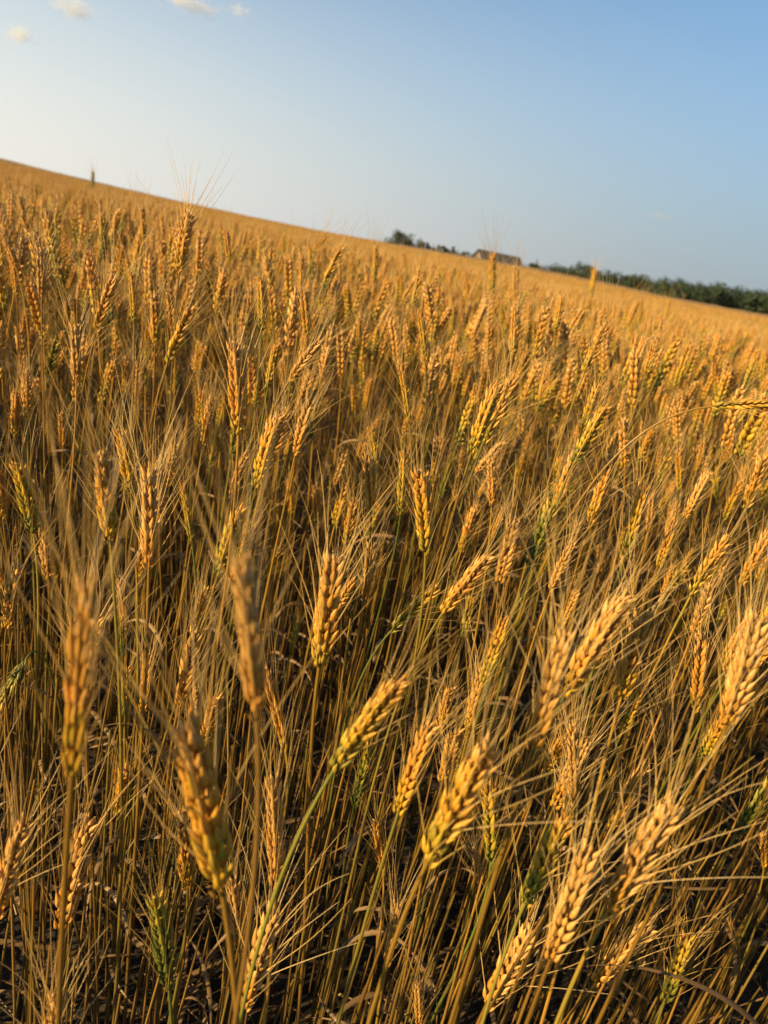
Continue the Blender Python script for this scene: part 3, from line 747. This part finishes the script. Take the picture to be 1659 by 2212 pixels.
KIT = {k: [(crown_mesh(40 + i + 10 * j, k, M_FOL if i % 3 else M_FOL2), trunk_mesh(90 + i, k)) for i in range(4)] for j, k in enumerate(('round', 'tall', 'bush'))}
n_t = 0
def tree(px, up, dist, kind, label, wide=1.0, group=None):
    global n_t
    p = far_point(px, dist); h = sky_h(px, up, dist); t = obj('bush' if kind == 'bush' else 'tree', None); t.location = p; tag(t, label, 'bush' if kind == 'bush' else 'tree', group)
    cm, tm = KIT[kind][n_t % 4]; n_t += 1; rz = rng.uniform(0, 6.28); w = wide * h
    for nm, me in (('crown', cm), ('trunk', tm)):
        c = obj(nm, me, t); c.scale = (w, w, h * 1.02); c.rotation_euler = (0, 0, rz)
# left clump behind the crest, then the sparse row towards the barn
for px, up, lab, k, w in [(845, 26, 'leftmost small tree behind the far crest', 'round', .8), (862, 34, 'rounded tallest tree of the small clump on the far crest', 'round', .9), (880, 33, 'second tall tree of the small clump on the far crest', 'tall', 1.5), (893, 24, 'right-hand low tree of the small clump on the far crest', 'round', .8)]:
    tree(px, up, 165, k, lab, w, 'trees behind the crest')
for px, up, lab in [(906, 26, 'slim pointed tree right after the small crest clump'), (918, 22, 'low spiky tree in the sparse row left of the barn'), (932, 24, 'middle pointed tree in the sparse row left of the barn'), (944, 20, 'short thin tree in the sparse row left of the barn'), (960, 23, 'broad low tree in the gap well left of the barn'), (972, 24, 'pointed tree second from the barn on its left'), (985, 24, 'slim tree closest to the barn on its left'), (997, 18, 'lowest shrub-like tree beside the barn gable')]:
    tree(px, up, 175, 'tall', lab, 1.5, 'trees behind the crest')
for px, up, lab in [(1139, 19, 'tiny bush touching the barn\'s right end'), (1147, 22, 'first low bush right of the barn'), (1152, 36, 'single pointed tree just right of the barn'), (1168, 25, 'low bush beyond the pointed tree right of the barn'), (1184, 24, 'second low bush beyond the pointed tree'), (1200, 23, 'low bush halfway between barn and dome-shaped tree'), (1217, 24, 'low bush nearing the dome-shaped tree'), (1234, 27, 'bush touching the left of the dome-shaped tree'), (1256, 42, 'dome-shaped dark tree standing taller at the wood\'s left end'), (1274, 41, 'right half of the dome-shaped pair at the wood\'s left end')]:
    tree(px, up, 170, 'tall' if 'pointed tree just' in lab else ('round' if 'dome' in lab else 'bush'), lab, 1.6 if 'pointed tree just' in lab else (.95 if 'dome' in lab else 1.2), 'trees behind the crest')
px = 896; i = 0
while px < 1012:
    tree(px, 17 + rng.normal(0, 2), 178 + rng.uniform(-4, 8), 'bush', 'low dark bush in the thin hedge left of the barn', rng.uniform(1.2, 1.7), 'hedge bushes left of the barn'); px += 9.5
px = 1160; i = 0
while px < 1290:
    tree(px, 27 + rng.normal(0, 2.5), 165 + rng.uniform(-4, 10), 'bush', 'low dark bush in the thin hedge between barn and wood', rng.uniform(1.2, 1.7), 'hedge bushes between barn and wood'); px += 8.5
px = 1290; i = 0
while px < 1860:
    up = 30 + 26 * ((px - 1290) / 370) + rng.normal(0, 2.5)
    tree(px, up, 150 + rng.uniform(-4, 18), 'round' if i % 4 else 'bush', 'dark green leafy tree within the continuous wood along the right skyline', rng.uniform(.85, 1.1), 'trees of the dark wood on the right'); px += rng.uniform(7, 11); i += 1
# barn: gable end towards the sun, long dark roof
D = 190.0
pa, pb = far_point(1030, D), far_point(1112, D + 5)
M_BW = mat_plain('barn_plaster', (.16, .115, .07), (.21, .155, .095), 1.5); M_BR = mat_plain('barn_roof', (.040, .036, .036), (.065, .058, .056), 2.0, .95); M_BD = mat_plain('barn_board', (.05, .045, .045), (.09, .08, .075), 2.5)
ba = obj('barn', None); ba.location = (pa[0], pa[1], pa[2]); tag(ba, 'long low barn with dark roof and cream gable on the far crest', 'barn')
ax = unit(np.array([pb[0] - pa[0], pb[1] - pa[1], 0])); ba.rotation_euler = (0, 0, math.atan2(ax[1], ax[0])); Lb = float(np.hypot(pb[0] - pa[0], pb[1] - pa[1]))
zr = sky_h(1035, 27, D); ze = zr - 2.1; wd = 2.9
def solid(name, V, Fc, mat, par):
    me = bpy.data.meshes.new(name); me.from_pydata([tuple(map(float, v)) for v in V], [], Fc); me.materials.append(mat); me.update(); return obj(name, me, par)
# long walls and gables are separate parts of one barn; roof slabs oversail
solid('wall', [(.25, -wd, -2), (Lb - .25, -wd, -2), (Lb - .25, wd, -2), (.25, wd, -2), (.25, -wd, ze), (Lb - .25, -wd, ze), (Lb - .25, wd, ze), (.25, wd, ze)], [(0, 1, 5, 4), (2, 3, 7, 6), (3, 2, 1, 0), (4, 5, 6, 7)], M_BD, ba)
for x0, x1 in ((0, .25), (Lb - .25, Lb)):
    solid('gable', [(x, yy, z) for x in (x0, x1) for yy, z in ((-wd - .004, -2), (wd + .004, -2), (wd + .004, ze), (0, zr - .12), (-wd - .004, ze))], [(0, 1, 2, 3, 4), (9, 8, 7, 6, 5), (0, 5, 6, 1), (1, 6, 7, 2), (2, 7, 8, 3), (3, 8, 9, 4), (4, 9, 5, 0)], M_BW, ba)
rf = []
for sgn in (-1, 1):
    for x in (-.5, Lb + .5):
        rf += [(x, 0, zr), (x, sgn * (wd + .5), ze - .28), (x, sgn * (wd + .5), ze - .14), (x, 0, zr + .16)]
fcs = []
for o_ in (0, 8): fcs += [(o_, o_ + 1, o_ + 2, o_ + 3), (o_ + 7, o_ + 6, o_ + 5, o_ + 4), (o_, o_ + 4, o_ + 5, o_ + 1), (o_ + 3, o_ + 2, o_ + 6, o_ + 7), (o_ + 1, o_ + 5, o_ + 6, o_ + 2)]
solid('roof', rf, fcs, M_BR, ba)

# ------------------------------------------------------------------ small clouds high on the left
def mat_cloud(name, seed):
    m = bpy.data.materials.new(name); m.use_nodes = True; nt = m.node_tree; nt.nodes.remove(nt.nodes['Principled BSDF']); out = nt.nodes['Material Output']
    v = nt.nodes.new('ShaderNodeVolumePrincipled'); v.inputs['Color'].default_value = (.95, .985, 1.0, 1); v.inputs['Anisotropy'].default_value = .3
    tc = nt.nodes.new('ShaderNodeTexCoord'); mp = nt.nodes.new('ShaderNodeMapping'); mp.inputs['Location'].default_value = (seed, seed * 2, 0); nt.links.new(tc.outputs['Object'], mp.inputs[0])
    ln = nt.nodes.new('ShaderNodeVectorMath'); ln.operation = 'LENGTH'; nt.links.new(tc.outputs['Object'], ln.inputs[0])
    k = mth(nt, 'ADD', mth(nt, 'MULTIPLY', mth(nt, 'SUBTRACT', noise(nt, 2.2, 5, mp.outputs[0], .4), .5), 2.6), mth(nt, 'SUBTRACT', .62, ln.outputs['Value']), False)
    nt.links.new(mth(nt, 'MULTIPLY', mth(nt, 'MAXIMUM', k, 0.0), .07), v.inputs['Density']); nt.links.new(v.outputs[0], out.inputs['Volume']); m.cycles.volume_step_rate = 4; return m
import bmesh
for px, py, w, h, lab in [(160, 18, 62, 44, 'small white puff of cloud at the top left, between two others'), (42, 75, 58, 34, 'lowest small white cloud, near the left edge of the sky'), (412, 4, 92, 44, 'widest small white cloud, cut by the top edge'), (516, 22, 34, 26, 'tiniest faint cloud wisp, farthest right of the cloud row'), (1425, 468, 44, 13, 'faint low cloud wisp by itself above the wood on the right')]:
    bm = bmesh.new(); bmesh.ops.create_icosphere(bm, subdivisions=3, radius=1); me = bpy.data.meshes.new('cloud'); bm.to_mesh(me); bm.free(); me.materials.append(mat_cloud('cloud', px * .37))
    o = obj('cloud', me); dd = 2400; o.location = unproj(px, py, dd); o.scale = (w / F * dd * .95, h / F * dd * 1.1, h / F * dd * .75); o.rotation_euler = (0, R(ROLL * .2), 0); tag(o, lab, 'cloud', 'small clouds')
S.cycles.volume_step_rate = 1; S.cycles.volume_max_steps = 128
